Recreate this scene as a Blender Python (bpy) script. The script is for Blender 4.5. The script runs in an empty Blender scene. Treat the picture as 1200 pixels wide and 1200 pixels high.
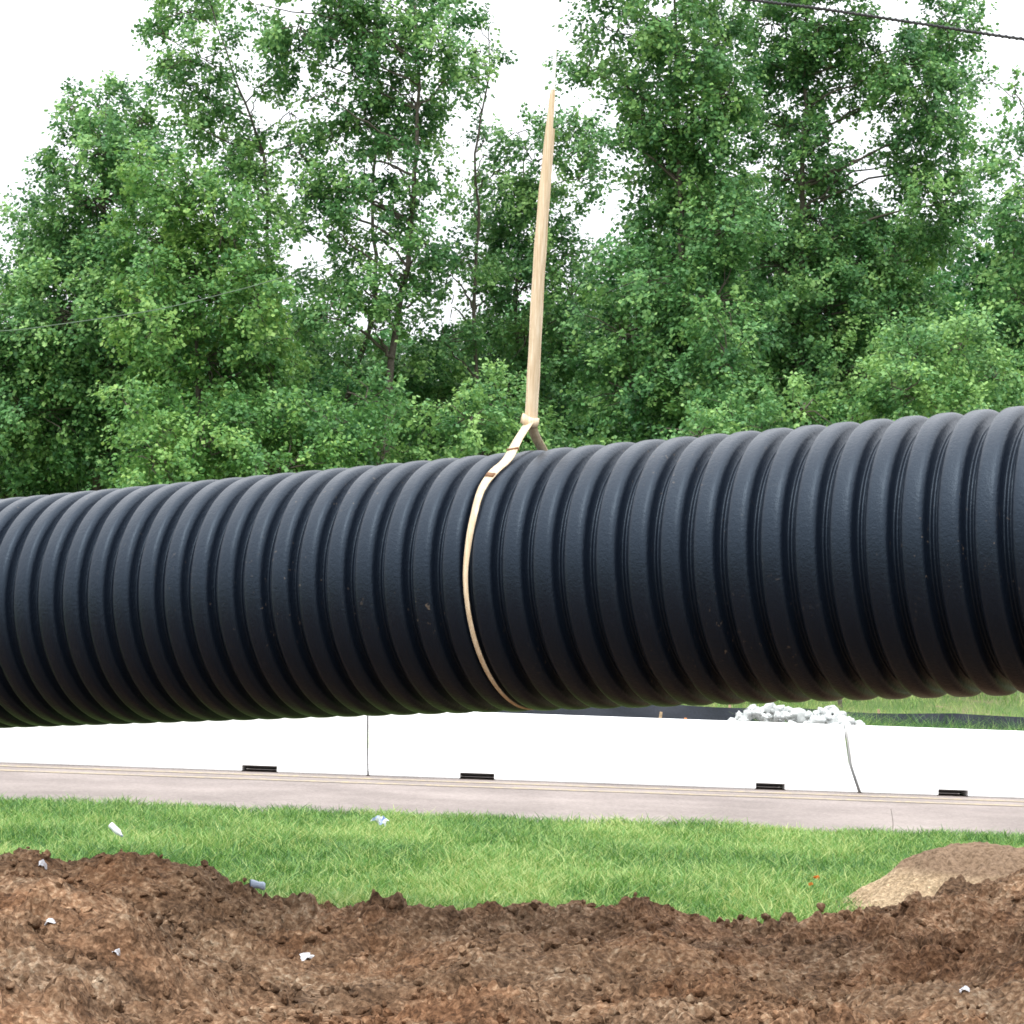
import bpy, bmesh, math, random
import numpy as np
from mathutils import Vector, Matrix
random.seed(7); rng = np.random.default_rng(11)
S = bpy.context.scene; COL = S.collection
R = math.radians
# ------------------------------------------------------------------ camera, sky, sun, exposure
CAM_H = 1.7; FP = 2800.0; F = FP / 1200.0
cd = bpy.data.cameras.new('camera'); cam = bpy.data.objects.new('camera', cd); COL.objects.link(cam)
cd.sensor_width = 36; cd.lens = 36 * F; cd.clip_end = 3000; cd.clip_start = .1
RM = Matrix.Rotation(R(90) + math.atan(152 / FP), 3, 'X') @ Matrix.Rotation(R(2.0), 3, 'Z')
cam.matrix_world = Matrix.Translation((0, 0, CAM_H)) @ RM.to_4x4()
S.camera = cam
w = bpy.data.worlds.new('World'); S.world = w; w.use_nodes = True
SUN_EL, SUN_AZ = 58.0, 205.0      # azimuth clockwise from +Y: behind the camera, to the left
nt = w.node_tree; nt.nodes.clear()
def N(nt, t, **k):
    n = nt.nodes.new(t)
    for a, b in k.items(): setattr(n, a, b)
    return n
sky = N(nt, 'ShaderNodeTexSky', sky_type='NISHITA'); sky.sun_disc = False
sky.sun_elevation = R(SUN_EL); sky.sun_rotation = R(SUN_AZ); sky.dust_density = 4
sc_ = N(nt, 'ShaderNodeVectorMath', operation='SCALE'); sc_.inputs['Scale'].default_value = .1
tc = N(nt, 'ShaderNodeTexCoord'); sx = N(nt, 'ShaderNodeSeparateXYZ')
mr = N(nt, 'ShaderNodeMapRange'); mr.inputs['From Min'].default_value = 0; mr.inputs['From Max'].default_value = 1
mr.inputs['To Min'].default_value = 1.0; mr.inputs['To Max'].default_value = 4.0
comb = N(nt, 'ShaderNodeVectorMath', operation='SCALE'); comb.inputs[0].default_value = (.97, .99, 1.03)
mx = N(nt, 'ShaderNodeMix', data_type='RGBA'); mx.inputs['Factor'].default_value = .88   # cloud cover
bg = N(nt, 'ShaderNodeBackground'); bg.inputs['Strength'].default_value = 1.0
wo = N(nt, 'ShaderNodeOutputWorld')
L = nt.links.new
L(sky.outputs[0], sc_.inputs[0]); L(tc.outputs['Generated'], sx.inputs[0]); L(sx.outputs['Z'], mr.inputs['Value'])
L(mr.outputs[0], comb.inputs['Scale']); L(sc_.outputs[0], mx.inputs['A']); L(comb.outputs[0], mx.inputs['B'])
L(mx.outputs['Result'], bg.inputs['Color']); L(bg.outputs[0], wo.inputs['Surface'])
sl = bpy.data.lights.new('sun', 'SUN'); sl.energy = 1.5; sl.angle = R(12); sl.color = (1, .95, .88)
so = bpy.data.objects.new('sun', sl); COL.objects.link(so)
az, el = R(SUN_AZ), R(SUN_EL)
sd = Vector((math.sin(az) * math.cos(el), math.cos(az) * math.cos(el), math.sin(el)))
so.rotation_euler = sd.to_track_quat('Z', 'Y').to_euler()
S.view_settings.view_transform = 'Standard'; S.view_settings.look = 'None'
S.view_settings.exposure = .15; S.view_settings.gamma = 1
S.cycles.filter_width = 1.7
# ------------------------------------------------------------------ helpers
def at(px, py, Y=None, Z=None):
    d = RM @ Vector(((px - 600) / FP, (600 - py) / FP, -1))
    o = Vector((0, 0, CAM_H))
    t = Y / d.y if Y is not None else (Z - CAM_H) / d.z
    return o + d * t
def tag(o, label=None, cat=None, group=None, kind=None):
    if label: o['label'] = label
    if cat: o['category'] = cat
    if group: o['group'] = group
    if kind: o['kind'] = kind
    return o
def empty(name, loc):
    o = bpy.data.objects.new(name, None); o.location = loc; o.empty_display_size = .2; COL.objects.link(o); return o
def link(name, me, mat, parent=None, smooth=False, world=True):
    """mesh given in world coordinates; parent is an Empty with translation only"""
    o = bpy.data.objects.new(name, me); COL.objects.link(o)
    if mat: me.materials.append(mat)
    if smooth: me.polygons.foreach_set('use_smooth', np.ones(len(me.polygons), bool))
    if parent:
        o.parent = parent
        if world: o.location = -parent.matrix_basis.translation if parent.parent is None else (0, 0, 0)
    return o
def npmesh(name, V, Fc, attrs=None):
    V = np.asarray(V, np.float32); Fc = np.asarray(Fc, np.int32)
    me = bpy.data.meshes.new(name); k = Fc.shape[1]
    me.vertices.add(len(V)); me.vertices.foreach_set('co', V.ravel())
    me.loops.add(Fc.size); me.loops.foreach_set('vertex_index', Fc.ravel())
    me.polygons.add(len(Fc)); me.polygons.foreach_set('loop_start', np.arange(0, Fc.size, k, dtype=np.int32))
    me.polygons.foreach_set('loop_total', np.full(len(Fc), k, np.int32))
    me.update(calc_edges=True)
    for n_, a in (attrs or {}).items():
        at_ = me.attributes.new(n_, 'FLOAT', 'POINT'); at_.data.foreach_set('value', np.asarray(a, np.float32))
    return me
def grid_faces(nu, nv, wrap=False):
    i = np.arange(nu - 1)[:, None]; j = np.arange(nv if wrap else nv - 1)[None, :]; j2 = (j + 1) % nv
    return np.stack([i * nv + j, (i + 1) * nv + j, (i + 1) * nv + j2, i * nv + j2], -1).reshape(-1, 4)
_T = rng.random((256, 256)).astype(np.float32)
def vn(x, y):
    xi = np.floor(x).astype(int); yi = np.floor(y).astype(int); fx = x - xi; fy = y - yi
    fx = fx * fx * (3 - 2 * fx); fy = fy * fy * (3 - 2 * fy)
    a = _T[xi & 255, yi & 255]; b = _T[(xi + 1) & 255, yi & 255]; c = _T[xi & 255, (yi + 1) & 255]; d = _T[(xi + 1) & 255, (yi + 1) & 255]
    return (a * (1 - fx) + b * fx) * (1 - fy) + (c * (1 - fx) + d * fx) * fy
def fbm(x, y, s, o=4, g=.5):
    r = 0; a = 1; t = 0
    for k in range(o):
        r = r + a * (vn(x * s + 17.3 * k, y * s + 5.7 * k) - .5); t += a; a *= g; s *= 2.03
    return r / t * 2
def tubes(paths, seg=6):
    """paths: list of (points, radii); one vertex/face array"""
    V = []; Fc = []; b = 0
    for P, rad in paths:
        P = np.asarray(P, float); n = len(P)
        T = np.gradient(P, axis=0); T /= np.linalg.norm(T, axis=1)[:, None] + 1e-9
        ref = np.array([0, 0, 1.]) if abs(T[0][2]) < .8 else np.array([1., 0, 0])
        u = np.cross(T, ref); u /= np.linalg.norm(u, axis=1)[:, None] + 1e-9; v = np.cross(T, u)
        a = np.arange(seg) * 2 * math.pi / seg
        ring = P[:, None] + np.asarray(rad)[:, None, None] * (u[:, None] * np.cos(a)[None, :, None] + v[:, None] * np.sin(a)[None, :, None])
        V.append(ring.reshape(-1, 3)); Fc.append(grid_faces(n, seg, True) + b); b += n * seg
    return np.concatenate(V), np.concatenate(Fc)
# ------------------------------------------------------------------ materials
def mat(name):
    m = bpy.data.materials.new(name); m.use_nodes = True; nt = m.node_tree
    return m, nt, nt.nodes['Principled BSDF'], nt.links.new
def noise(nt, scale, detail=6, rough=.6, coord='Object', vec=None):
    n = N(nt, 'ShaderNodeTexNoise'); n.inputs['Scale'].default_value = scale
    n.inputs['Detail'].default_value = detail; n.inputs['Roughness'].default_value = rough
    if vec is None:
        t = N(nt, 'ShaderNodeTexCoord'); nt.links.new(t.outputs[coord], n.inputs['Vector'])
    else: nt.links.new(vec, n.inputs['Vector'])
    return n
def ramp(nt, src, stops):
    r = N(nt, 'ShaderNodeValToRGB'); e = r.color_ramp.elements
    while len(e) < len(stops): e.new(.5)
    for k, (p, c) in enumerate(stops): e[k].position = p; e[k].color = (*c, 1)
    nt.links.new(src, r.inputs[0]); return r
def bump(nt, b, src, strength=.5, dist=.02):
    n = N(nt, 'ShaderNodeBump'); n.inputs['Strength'].default_value = strength; n.inputs['Distance'].default_value = dist
    nt.links.new(src, n.inputs['Height']); nt.links.new(n.outputs[0], b.inputs['Normal']); return n
def simple(name, col, rough=.8, spec=.3, var=.15, scale=8, bmp=.2, bd=.01):
    m, nt, b, l = mat(name)
    n = noise(nt, scale)
    lo = tuple(c * (1 - var) for c in col); hi = tuple(min(1, c * (1 + var)) for c in col)
    r = ramp(nt, n.outputs['Fac'], [(.3, lo), (.7, hi)]); l(r.outputs[0], b.inputs['Base Color'])
    b.inputs['Roughness'].default_value = rough; b.inputs['Specular IOR Level'].default_value = spec
    if bmp: bump(nt, b, n.outputs['Fac'], bmp, bd)
    return m
def leafmat(name, dark, mid, lite, trans=.26):
    m, nt, b, l = mat(name)
    a = N(nt, 'ShaderNodeAttribute', attribute_name='tint')
    r = ramp(nt, a.outputs['Fac'], [(0, dark), (.5, mid), (1, lite)])
    l(r.outputs[0], b.inputs['Base Color']); b.inputs['Roughness'].default_value = .5
    b.inputs['Specular IOR Level'].default_value = .35
    tr = N(nt, 'ShaderNodeBsdfTranslucent')
    hs = N(nt, 'ShaderNodeHueSaturation'); hs.inputs['Value'].default_value = 1.5; hs.inputs['Hue'].default_value = .485
    l(r.outputs[0], hs.inputs['Color']); l(hs.outputs[0], tr.inputs['Color'])
    ms = N(nt, 'ShaderNodeMixShader'); ms.inputs[0].default_value = trans
    l(b.outputs[0], ms.inputs[1]); l(tr.outputs[0], ms.inputs[2])
    l(ms.outputs[0], nt.nodes['Material Output'].inputs['Surface'])
    return m
LEAF = leafmat('leaf green', (.032, .108, .038), (.105, .255, .082), (.27, .45, .14))
LEAF_Y = leafmat('leaf yellow green', (.045, .145, .042), (.12, .275, .07), (.27, .43, .11))
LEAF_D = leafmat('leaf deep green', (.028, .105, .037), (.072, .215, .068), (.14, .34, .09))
GRASS = leafmat('grass blades', (.035, .115, .022), (.14, .30, .06), (.42, .49, .18), .25)
BARK = simple('bark', (.105, .09, .075), .9, .2, .4, 14, .6, .02)
# pipe plastic
PIPE, nt_, b_, l_ = mat('black polyethylene')
n1 = noise(nt_, 3.0, 5); n2 = noise(nt_, 55, 4, .7); n3 = noise(nt_, 9, 8, .75)
r1 = ramp(nt_, n3.outputs['Fac'], [(.62, (.0048, .0078, .0145)), (.76, (.022, .024, .030))])
n4 = noise(nt_, 34, 3, .6); n5 = noise(nt_, 1.7, 3, .5)
r4 = ramp(nt_, n4.outputs['Fac'], [(.66, (0, 0, 0)), (.71, (1, 1, 1))]); r5 = ramp(nt_, n5.outputs['Fac'], [(.52, (0, 0, 0)), (.66, (1, 1, 1))])
mk = N(nt_, 'ShaderNodeMath', operation='MULTIPLY'); l_(r4.outputs[0], mk.inputs[0]); l_(r5.outputs[0], mk.inputs[1])
mf = N(nt_, 'ShaderNodeMath', operation='MULTIPLY'); mf.inputs[1].default_value = .55; l_(mk.outputs[0], mf.inputs[0])
mc_ = N(nt_, 'ShaderNodeMix', data_type='RGBA'); l_(mf.outputs[0], mc_.inputs['Factor']); l_(r1.outputs[0], mc_.inputs['A']); mc_.inputs['B'].default_value = (.16, .125, .09, 1)
l_(mc_.outputs['Result'], b_.inputs['Base Color'])
mr_ = N(nt_, 'ShaderNodeMapRange'); mr_.inputs['To Min'].default_value = .27; mr_.inputs['To Max'].default_value = .42
l_(n1.outputs['Fac'], mr_.inputs['Value']); l_(mr_.outputs[0], b_.inputs['Roughness'])
b_.inputs['Specular IOR Level'].default_value = .38; b_.inputs['Specular Tint'].default_value = (.62, .80, 1, 1)
bump(nt_, b_, n2.outputs['Fac'], .5, .006)
# soil
def soil(name, stops, sand=False):
    m, nt, b, l = mat(name)
    n1 = noise(nt, 2.2, 8, .65); n2 = noise(nt, 30, 5, .6)
    mm = N(nt, 'ShaderNodeMix', data_type='FLOAT'); mm.inputs['Factor'].default_value = .55
    l(n1.outputs['Fac'], mm.inputs['A']); l(n2.outputs['Fac'], mm.inputs['B'])
    r = ramp(nt, mm.outputs['Result'], stops); l(r.outputs[0], b.inputs['Base Color'])
    b.inputs['Roughness'].default_value = .95; b.inputs['Specular IOR Level'].default_value = .12
    vo = N(nt, 'ShaderNodeTexVoronoi'); vo.inputs['Scale'].default_value = 34 if not sand else 60; vo.inputs['Randomness'].default_value = 1
    t = N(nt, 'ShaderNodeTexCoord'); wv = N(nt, 'ShaderNodeVectorMath', operation='MULTIPLY_ADD'); wv.inputs[1].default_value = (.03, .03, .03)
    l(n2.outputs['Color'], wv.inputs[0]); l(t.outputs['Object'], wv.inputs[2]); l(wv.outputs[0], vo.inputs['Vector'])
    ad = N(nt, 'ShaderNodeMath', operation='ADD'); l(vo.outputs['Distance'], ad.inputs[0]); l(n2.outputs['Fac'], ad.inputs[1])
    bump(nt, b, ad.outputs[0], 1.0, .022 if not sand else .008)
    # grains: each crumb its own tone
    hs = N(nt, 'ShaderNodeHueSaturation'); sp = N(nt, 'ShaderNodeSeparateXYZ'); l(vo.outputs['Color'], sp.inputs[0])
    m2 = N(nt, 'ShaderNodeMapRange'); m2.inputs['To Min'].default_value = .72; m2.inputs['To Max'].default_value = 1.25; l(sp.outputs[0], m2.inputs['Value'])
    n7 = noise(nt, .8 if not sand else 2, 4, .6); r7 = ramp(nt, n7.outputs['Fac'], [(.38, (1.06, .93, .85)), (.52, (.95, .95, .95)), (.64, (.98, 1.03, 1.08))])
    mh = N(nt, 'ShaderNodeMix', data_type='RGBA', blend_type='MULTIPLY'); mh.inputs['Factor'].default_value = 1 if not sand else 0
    l(r.outputs[0], mh.inputs['A']); l(r7.outputs[0], mh.inputs['B'])
    l(m2.outputs[0], hs.inputs['Value']); l(mh.outputs['Result'], hs.inputs['Color']); l(hs.outputs[0], b.inputs['Base Color'])
    if sand:      # damp brown earth lying over pale dry sand
        sz = N(nt, 'ShaderNodeSeparateXYZ'); l(t.outputs['Object'], sz.inputs[0])
        a2 = N(nt, 'ShaderNodeMath', operation='MULTIPLY_ADD'); a2.inputs[1].default_value = .16; l(n1.outputs['Fac'], a2.inputs[0]); l(sz.outputs[2], a2.inputs[2])
        rr = ramp(nt, a2.outputs[0], [(.33, (0, 0, 0)), (.40, (1, 1, 1))])
        mc = N(nt, 'ShaderNodeMix', data_type='RGBA'); l(rr.outputs[0], mc.inputs['Factor']); l(hs.outputs[0], mc.inputs['A'])
        r3 = ramp(nt, n2.outputs['Fac'], [(.35, (.11, .072, .045)), (.6, (.22, .15, .098))]); l(r3.outputs[0], mc.inputs['B'])
        l(mc.outputs['Result'], b.inputs['Base Color'])
    return m
SOIL = soil('brown soil', [(.38, (.056, .032, .018)), (.46, (.128, .074, .042)), (.53, (.20, .122, .072)), (.60, (.30, .21, .135)), (.68, (.42, .325, .23))])
SAND = soil('tan sand', [(.35, (.19, .132, .08)), (.5, (.30, .22, .135)), (.62, (.44, .34, .22))], True)
CONC, nt_, b_, l_ = mat('white concrete')
n1 = noise(nt_, 1.5, 6); n2 = noise(nt_, 30, 6, .7)
r1 = ramp(nt_, n1.outputs['Fac'], [(.3, (.78, .78, .77)), (.6, (.87, .87, .86))])
n3 = noise(nt_, 5.5, 4, .75); r2 = ramp(nt_, n3.outputs['Fac'], [(.70, (1, 1, 1)), (.76, (.38, .36, .34))])
ml = N(nt_, 'ShaderNodeMix', data_type='RGBA', blend_type='MULTIPLY'); ml.inputs['Factor'].default_value = 1
l_(r1.outputs[0], ml.inputs['A']); l_(r2.outputs[0], ml.inputs['B']); l_(ml.outputs['Result'], b_.inputs['Base Color'])
b_.inputs['Roughness'].default_value = .85; bump(nt_, b_, n2.outputs['Fac'], .15, .01)
ROCK = simple('broken concrete', (.50, .52, .51), .9, .2, .4, 5, .8, .05)
# road
ROAD, nt_, b_, l_ = mat('worn asphalt')
n1 = noise(nt_, .6, 6); n2 = noise(nt_, 22, 6, .85)
mm = N(nt_, 'ShaderNodeMix', data_type='FLOAT'); mm.inputs['Factor'].default_value = .6
l_(n1.outputs['Fac'], mm.inputs['A']); l_(n2.outputs['Fac'], mm.inputs['B'])
r1 = ramp(nt_, mm.outputs['Result'], [(.38, (.13, .106, .094)), (.5, (.205, .170, .153)), (.62, (.30, .255, .23))])
l_(r1.outputs[0], b_.inputs['Base Color']); b_.inputs['Roughness'].default_value = .9; bump(nt_, b_, n2.outputs['Fac'], .4, .01)
DUST = simple('pale dusty gravel', (.32, .27, .23), .95, .1, .3, 30, .6, .02)
# worn yellow paint, breaking up into the asphalt
PAINT, nt_, b_, l_ = mat('worn yellow paint')
n1 = noise(nt_, 9, 8, .8)
r1 = ramp(nt_, n1.outputs['Fac'], [(.46, (.22, .187, .16)), (.60, (.40, .31, .16)), (.74, (.50, .38, .18))]); l_(r1.outputs[0], b_.inputs['Base Color'])
b_.inputs['Roughness'].default_value = .8
GROUND, nt_, b_, l_ = mat('grassy ground')
n1 = noise(nt_, .35, 8, .7); n2 = noise(nt_, 12, 6, .7)
mm = N(nt_, 'ShaderNodeMix', data_type='FLOAT'); mm.inputs['Factor'].default_value = .4
l_(n1.outputs['Fac'], mm.inputs['A']); l_(n2.outputs['Fac'], mm.inputs['B'])
r1 = ramp(nt_, mm.outputs['Result'], [(.38, (.06, .13, .03)), (.5, (.13, .19, .05)), (.6, (.26, .20, .12))])
l_(r1.outputs[0], b_.inputs['Base Color']); b_.inputs['Roughness'].default_value = 1; bump(nt_, b_, n2.outputs['Fac'], .8, .05)
# ------------------------------------------------------------------ ground
YR0, YR1 = 22.4, 34.5
def gz(x, y):
    t = np.clip((y - 40.5) / 11, 0, 1); return .95 * t * t * (3 - 2 * t)
xs = np.concatenate([[-900, -300, -120, -60], np.linspace(-40, 40, 81), [60, 120, 300, 900]])
ys = np.concatenate([[-400, -100, -30, -10], np.linspace(0, 84, 121), [100, 150, 400, 1500]])
X, Y = np.meshgrid(xs, ys, indexing='ij')
Z = gz(X, Y) + np.where((Y > 41), fbm(X, Y, .3) * .12, 0) - .6 * ((Y > -5.5) & (Y < 13) & (abs(X) < 13))
tag(link('ground', npmesh('ground', np.stack([X, Y, Z], -1).reshape(-1, 3), grid_faces(len(xs), len(ys))), GROUND, smooth=True), kind='structure')
def sheet(name, x0, x1, y0, y1, z, m, wav=0, n=300):
    x = np.linspace(x0, x1, n); a = y0 + fbm(x, x * 0, 1.3, 5, .7) * wav; b = np.full(n, y1)
    V = np.concatenate([np.stack([x, a, np.full(n, z)], -1), np.stack([x, b, np.full(n, z)], -1)])
    i = np.arange(n - 1); Fc = np.stack([i, i + 1, i + 1 + n, i + n], -1)
    return link(name, npmesh(name, V, Fc), m)
tag(sheet('road_shoulder', -60, 60, YR0 - .35, YR0 + .7, .005, DUST, .35, 900), kind='structure')
tag(sheet('road', -60, 60, YR0 + .17, YR1, .010, ROAD, .12, 900), kind='structure')
ln = empty('painted_line', (0, 28, .014))
for yy in (28.6, 27.75):
    sheet('yellow_stripe', -60, 60, yy - .13, yy + .13, .015, PAINT, .015, 700).parent = ln
for c in ln.children: c.location = (0, -28, -.014)
tag(ln, 'worn double yellow line painted on the road at the foot of the barrier', 'road marking')
# ------------------------------------------------------------------ dirt bank (height field with clods)
bound = [(-200, 985), (0, 992), (50, 988), (95, 1000), (150, 988), (200, 999), (250, 1006), (270, 1028), (310, 1044), (360, 1050), (480, 1058), (560, 1052),
         (620, 1051), (700, 1051), (745, 1040), (790, 1052), (850, 1064), (900, 1071), (950, 1070), (1000, 1062), (1060, 1052), (1090, 1040), (1130, 1026), (1200, 1008), (1400, 990)]
YC = 14.0
cp = [at(px, py, Y=YC) for px, py in bound]
bx = np.array([p.x for p in cp]); bz = np.array([p.z for p in cp])
dx = .016
gx = np.arange(-5.2, 5.2, dx); DYG = dx * 1.5; gy = np.arange(6.4, 16.2, DYG)
def dirt_base(X, Y):
    crest = np.interp(X, bx, bz) - .065 - .03 * np.clip((X - 2) / 1, 0, 1)
    yc = YC + fbm(X, X * 0 + 3, .8, 2) * .5
    d = Y - yc
    h = np.where(d > 0, crest - np.clip(d, 0, 9) * .32 - .13 * np.clip(d, 0, 9) ** 2, crest - .035 * np.clip(-d, 0, 4) * (1 + .5 * fbm(X, Y, .7, 2)))
    h = h + fbm(X, Y, 1.0, 3) * .24 * np.clip(-d * .8, 0, 1)
    # hollow left of the middle, behind the hump
    h = h - .10 * np.exp(-((X + 1.9) / .5) ** 2 - ((Y - 12.6) / .7) ** 2)
    h = h + .12 * np.exp(-((X + 2.3) / .7) ** 2 - ((Y - 11.5) / .5) ** 2)
    return h
GX, GY = np.meshgrid(gx, gy, indexing='ij')
H = dirt_base(GX, GY)
H += fbm(GX, GY, 3.0, 4, .6) * .085 * np.clip((YC + .1 - GY) * 1.4 + .35, .35, 1)
clod = np.zeros_like(H)
WX = fbm(GX + 3, GY, 9, 4, .65) * .05; WY = fbm(GX, GY + 7, 9, 4, .65) * .05
BX = fbm(GX + 1, GY + 5, 26, 2) * .018; BY = fbm(GX + 8, GY + 2, 26, 2) * .018
def domes(n, r0, r1, pw, hk):
    for k in range(n):
        r = r0 + (r1 - r0) * random.random() ** pw
        cx = random.uniform(gx[0], gx[-1]); cy = random.uniform(gy[0], gy[-1])
        i0, i1 = np.searchsorted(gx, [cx - r * 1.5, cx + r * 1.5]); j0, j1 = np.searchsorted(gy, [cy - r * 1.5, cy + r * 1.5])
        x = GX[i0:i1, j0:j1] - cx + WX[i0:i1, j0:j1] * min(1, r * 12) + BX[i0:i1, j0:j1]; y = GY[i0:i1, j0:j1] - cy + WY[i0:i1, j0:j1] * min(1, r * 12) + BY[i0:i1, j0:j1]
        a = random.random() * 3.14; e = random.uniform(.6, 1.0)
        u = x * math.cos(a) + y * math.sin(a); v = (-x * math.sin(a) + y * math.cos(a)) / e
        th = np.arctan2(v, u); m = 3 + random.randrange(3); ph = random.random() * 6
        q = np.hypot(u, v) / (r * (1 + .22 * np.sin(m * th + ph) + .1 * np.sin((m + 4) * th + ph)))
        tx = random.uniform(-.5, .5); ty = random.uniform(-.5, .5)
        hh = r * hk * random.uniform(.5, 1.2) * np.clip(1 - q ** 3, 0, 1) ** .6 * (1 + tx * u / r + ty * v / r)
        clod[i0:i1, j0:j1] = np.maximum(clod[i0:i1, j0:j1], hh)
domes(120, .10, .20, 1.6, .55)
domes(380, .05, .13, 1.6, .7)
domes(5000, .025, .085, 1.8, .95)
domes(16000, .018, .038, 1.5, 1.1)
patch = np.clip(.62 + fbm(GX, GY, 1.1, 3) * 1.9, .12, 1.15)
H += clod * patch + fbm(GX, GY, 12, 4, .75) * .038 + fbm(GX, GY, 45, 2) * .010
H = np.where(H < -.05, -.05, H)
Vd = np.stack([GX, GY, H], -1)
tag(link('soil_bank', npmesh('soil_bank', Vd.reshape(-1, 3), grid_faces(len(gx), len(gy))), SOIL, smooth=True), kind='structure')
def hz(x, y):
    i = int(np.clip((x - gx[0]) / dx, 0, len(gx) - 1)); j = int(np.clip((y - gy[0]) / DYG, 0, len(gy) - 1)); return float(H[i, j])
# the rest of the torn-up soil around the camera, coarser
x = np.linspace(-14, 14, 280); y = np.linspace(-6, 6.46, 120); X, Y = np.meshgrid(x, y, indexing='ij')
Z = dirt_base(X, np.maximum(Y, 0) * 0 + 6.4) * np.clip(Y / 6.4, .15, 1) - .02 + fbm(X, Y, 2, 5, .6) * .09 * np.clip((6.4 - Y) * 2, .1, 1)
tag(link('soil_near', npmesh('soil_near', np.stack([X, Y, Z], -1).reshape(-1, 3), grid_faces(280, 120)), SOIL, smooth=True), kind='structure')
for sgn, nm in ((-1, 'soil_side'), (1, 'soil_side')):
    x = np.linspace(5.15, 14, 200) * sgn; y = np.linspace(6.4, 16.2, 200); X, Y = np.meshgrid(x, y, indexing='ij')
    Z = dirt_base(X, Y) * np.clip(1.3 - (abs(X) - 5) * .12, .2, 1) - .02 + fbm(X, Y, 3, 5, .65) * .1
    fc = grid_faces(200, 200)
    tag(link(nm, npmesh(nm, np.stack([X, Y, Z], -1).reshape(-1, 3), fc[:, ::-1] if sgn < 0 else fc), SOIL, smooth=True), kind='structure')
# loose clods lying on the bank
ico = bmesh.new(); bmesh.ops.create_icosphere(ico, subdivisions=2, radius=1)
ic1 = bmesh.new(); bmesh.ops.create_icosphere(ic1, subdivisions=1, radius=1)
JV = np.array([v.co[:] for v in ic1.verts]); JF = np.array([[v.index for v in f.verts] for f in ic1.faces]); ic1.free()
IV = np.array([v.co[:] for v in ico.verts]); IF = np.array([[v.index for v in f.verts] for f in ico.faces]); ico.free()
I2, F2 = IV, IF
def lumps(spots, jag=.45):
    V = []; Fc = []; b = 0
    for (x, y, z, r) in spots:
        IV, IF = (JV, JF) if r < .022 else (I2, F2)
        q = Matrix.Rotation(random.random() * 6, 3, Vector((random.random() - .5, random.random() - .5, random.random() - .5)).normalized())
        P = IV * (1 + jag * (vn(IV[:, 0] * 1.7 + x * 31 + 50, IV[:, 1] * 1.7 + y * 17 + IV[:, 2] * 1.3 + 50) - .5)[:, None] * 2)
        for c_ in range(5):
            nr = rng.normal(size=3); nr /= np.linalg.norm(nr); P = P - np.clip(P @ nr - .6, 0, 9)[:, None] * nr
        P = P * np.array([1, random.uniform(.65, 1), random.uniform(.5, .85)])
        P = P @ np.array(q); V.append(P * r + (x, y, z)); Fc.append(IF + b); b += len(IV)
    return np.concatenate(V), np.concatenate(Fc)
sp = []
for k in range(16000):
    x = random.uniform(-4, 4); y = random.uniform(7.5, 14.1); r = .006 + .034 * random.random() ** 3.5
    if random.random() > 1.25 * float(vn(np.array(x * 1.3), np.array(y * .9))) ** 1.8: continue
    sp.append((x, y, hz(x, y) + r * .4, r))
V, Fc = lumps(sp)
tag(link('soil_clods', npmesh('soil_clods', V, Fc), SOIL, smooth=False), 'loose crumbs and clods of brown earth scattered over the dug bank', 'soil', kind='stuff')
# sand heap on the right
def sandheap():
    n = 220; c = at(1110, 1062, Y=15.7); x = np.linspace(c.x - 1.25, c.x + 2.6, n); y = np.linspace(14.0, 17.8, n)
    X, Y = np.meshgrid(x, y, indexing='ij')
    top = [(900, 1082), (955, 1064), (1000, 1044), (1050, 1014), (1095, 992), (1140, 985), (1165, 986), (1200, 992), (1280, 996), (1400, 1020)]
    q = [at(a, b, Y=16.0) for a, b in top]
    cr = np.interp(X, [p.x for p in q], [p.z for p in q])
    d = Y - 16.0
    Z = cr - np.where(d > 0, d * .5, 0) - np.clip(-d, 0, 9) * .32 * np.clip(cr * 2.2, .3, 1.4)
    Z += fbm(X, Y, 2.2, 3) * .03 + fbm(X, Y, 10, 4, .65) * .035
    rid = np.abs(np.sin(X * 40 + fbm(X, Y, 3, 2) * 5)) * .03 * np.clip((Z - .22) * 8, 0, 1) * np.clip(-d * 4, 0, 1)
    Z += rid
    Z = np.maximum(Z, -.03)
    return npmesh('sand_heap', np.stack([X, Y, Z], -1).reshape(-1, 3), grid_faces(n, n))
tag(link('sand_heap', sandheap(), SAND, smooth=True), 'smooth heap of pale tan sand between the grass and the brown soil bank', 'sand heap')
# ------------------------------------------------------------------ grass
def blades(P, h, wdt, lean, tint):
    n = len(P); a = rng.random(n) * 2 * math.pi; s = np.stack([np.cos(a), np.sin(a), 0 * a], -1)
    b = rng.random(n) * 2 * math.pi; ld = np.stack([np.cos(b), np.sin(b), 0 * b], -1) * (lean * h)[:, None]
    up = np.stack([0 * h, 0 * h, h], -1)
    w2 = (wdt / 2)[:, None]
    v0 = P - s * w2; v1 = P + s * w2; m = P + up * .6 + ld * .35
    v2 = m + s * w2 * .8; v3 = m - s * w2 * .8; t = P + up * .95 + ld; v4 = t + s * w2 * .15; v5 = t - s * w2 * .15
    V = np.stack([v0, v1, v2, v3, v4, v5], 1).reshape(-1, 3); k = np.arange(n)[:, None] * 6
    Fc = np.concatenate([k + [0, 1, 2, 3], k + [3, 2, 4, 5]]); return V, Fc, np.repeat(tint, 6)
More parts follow.
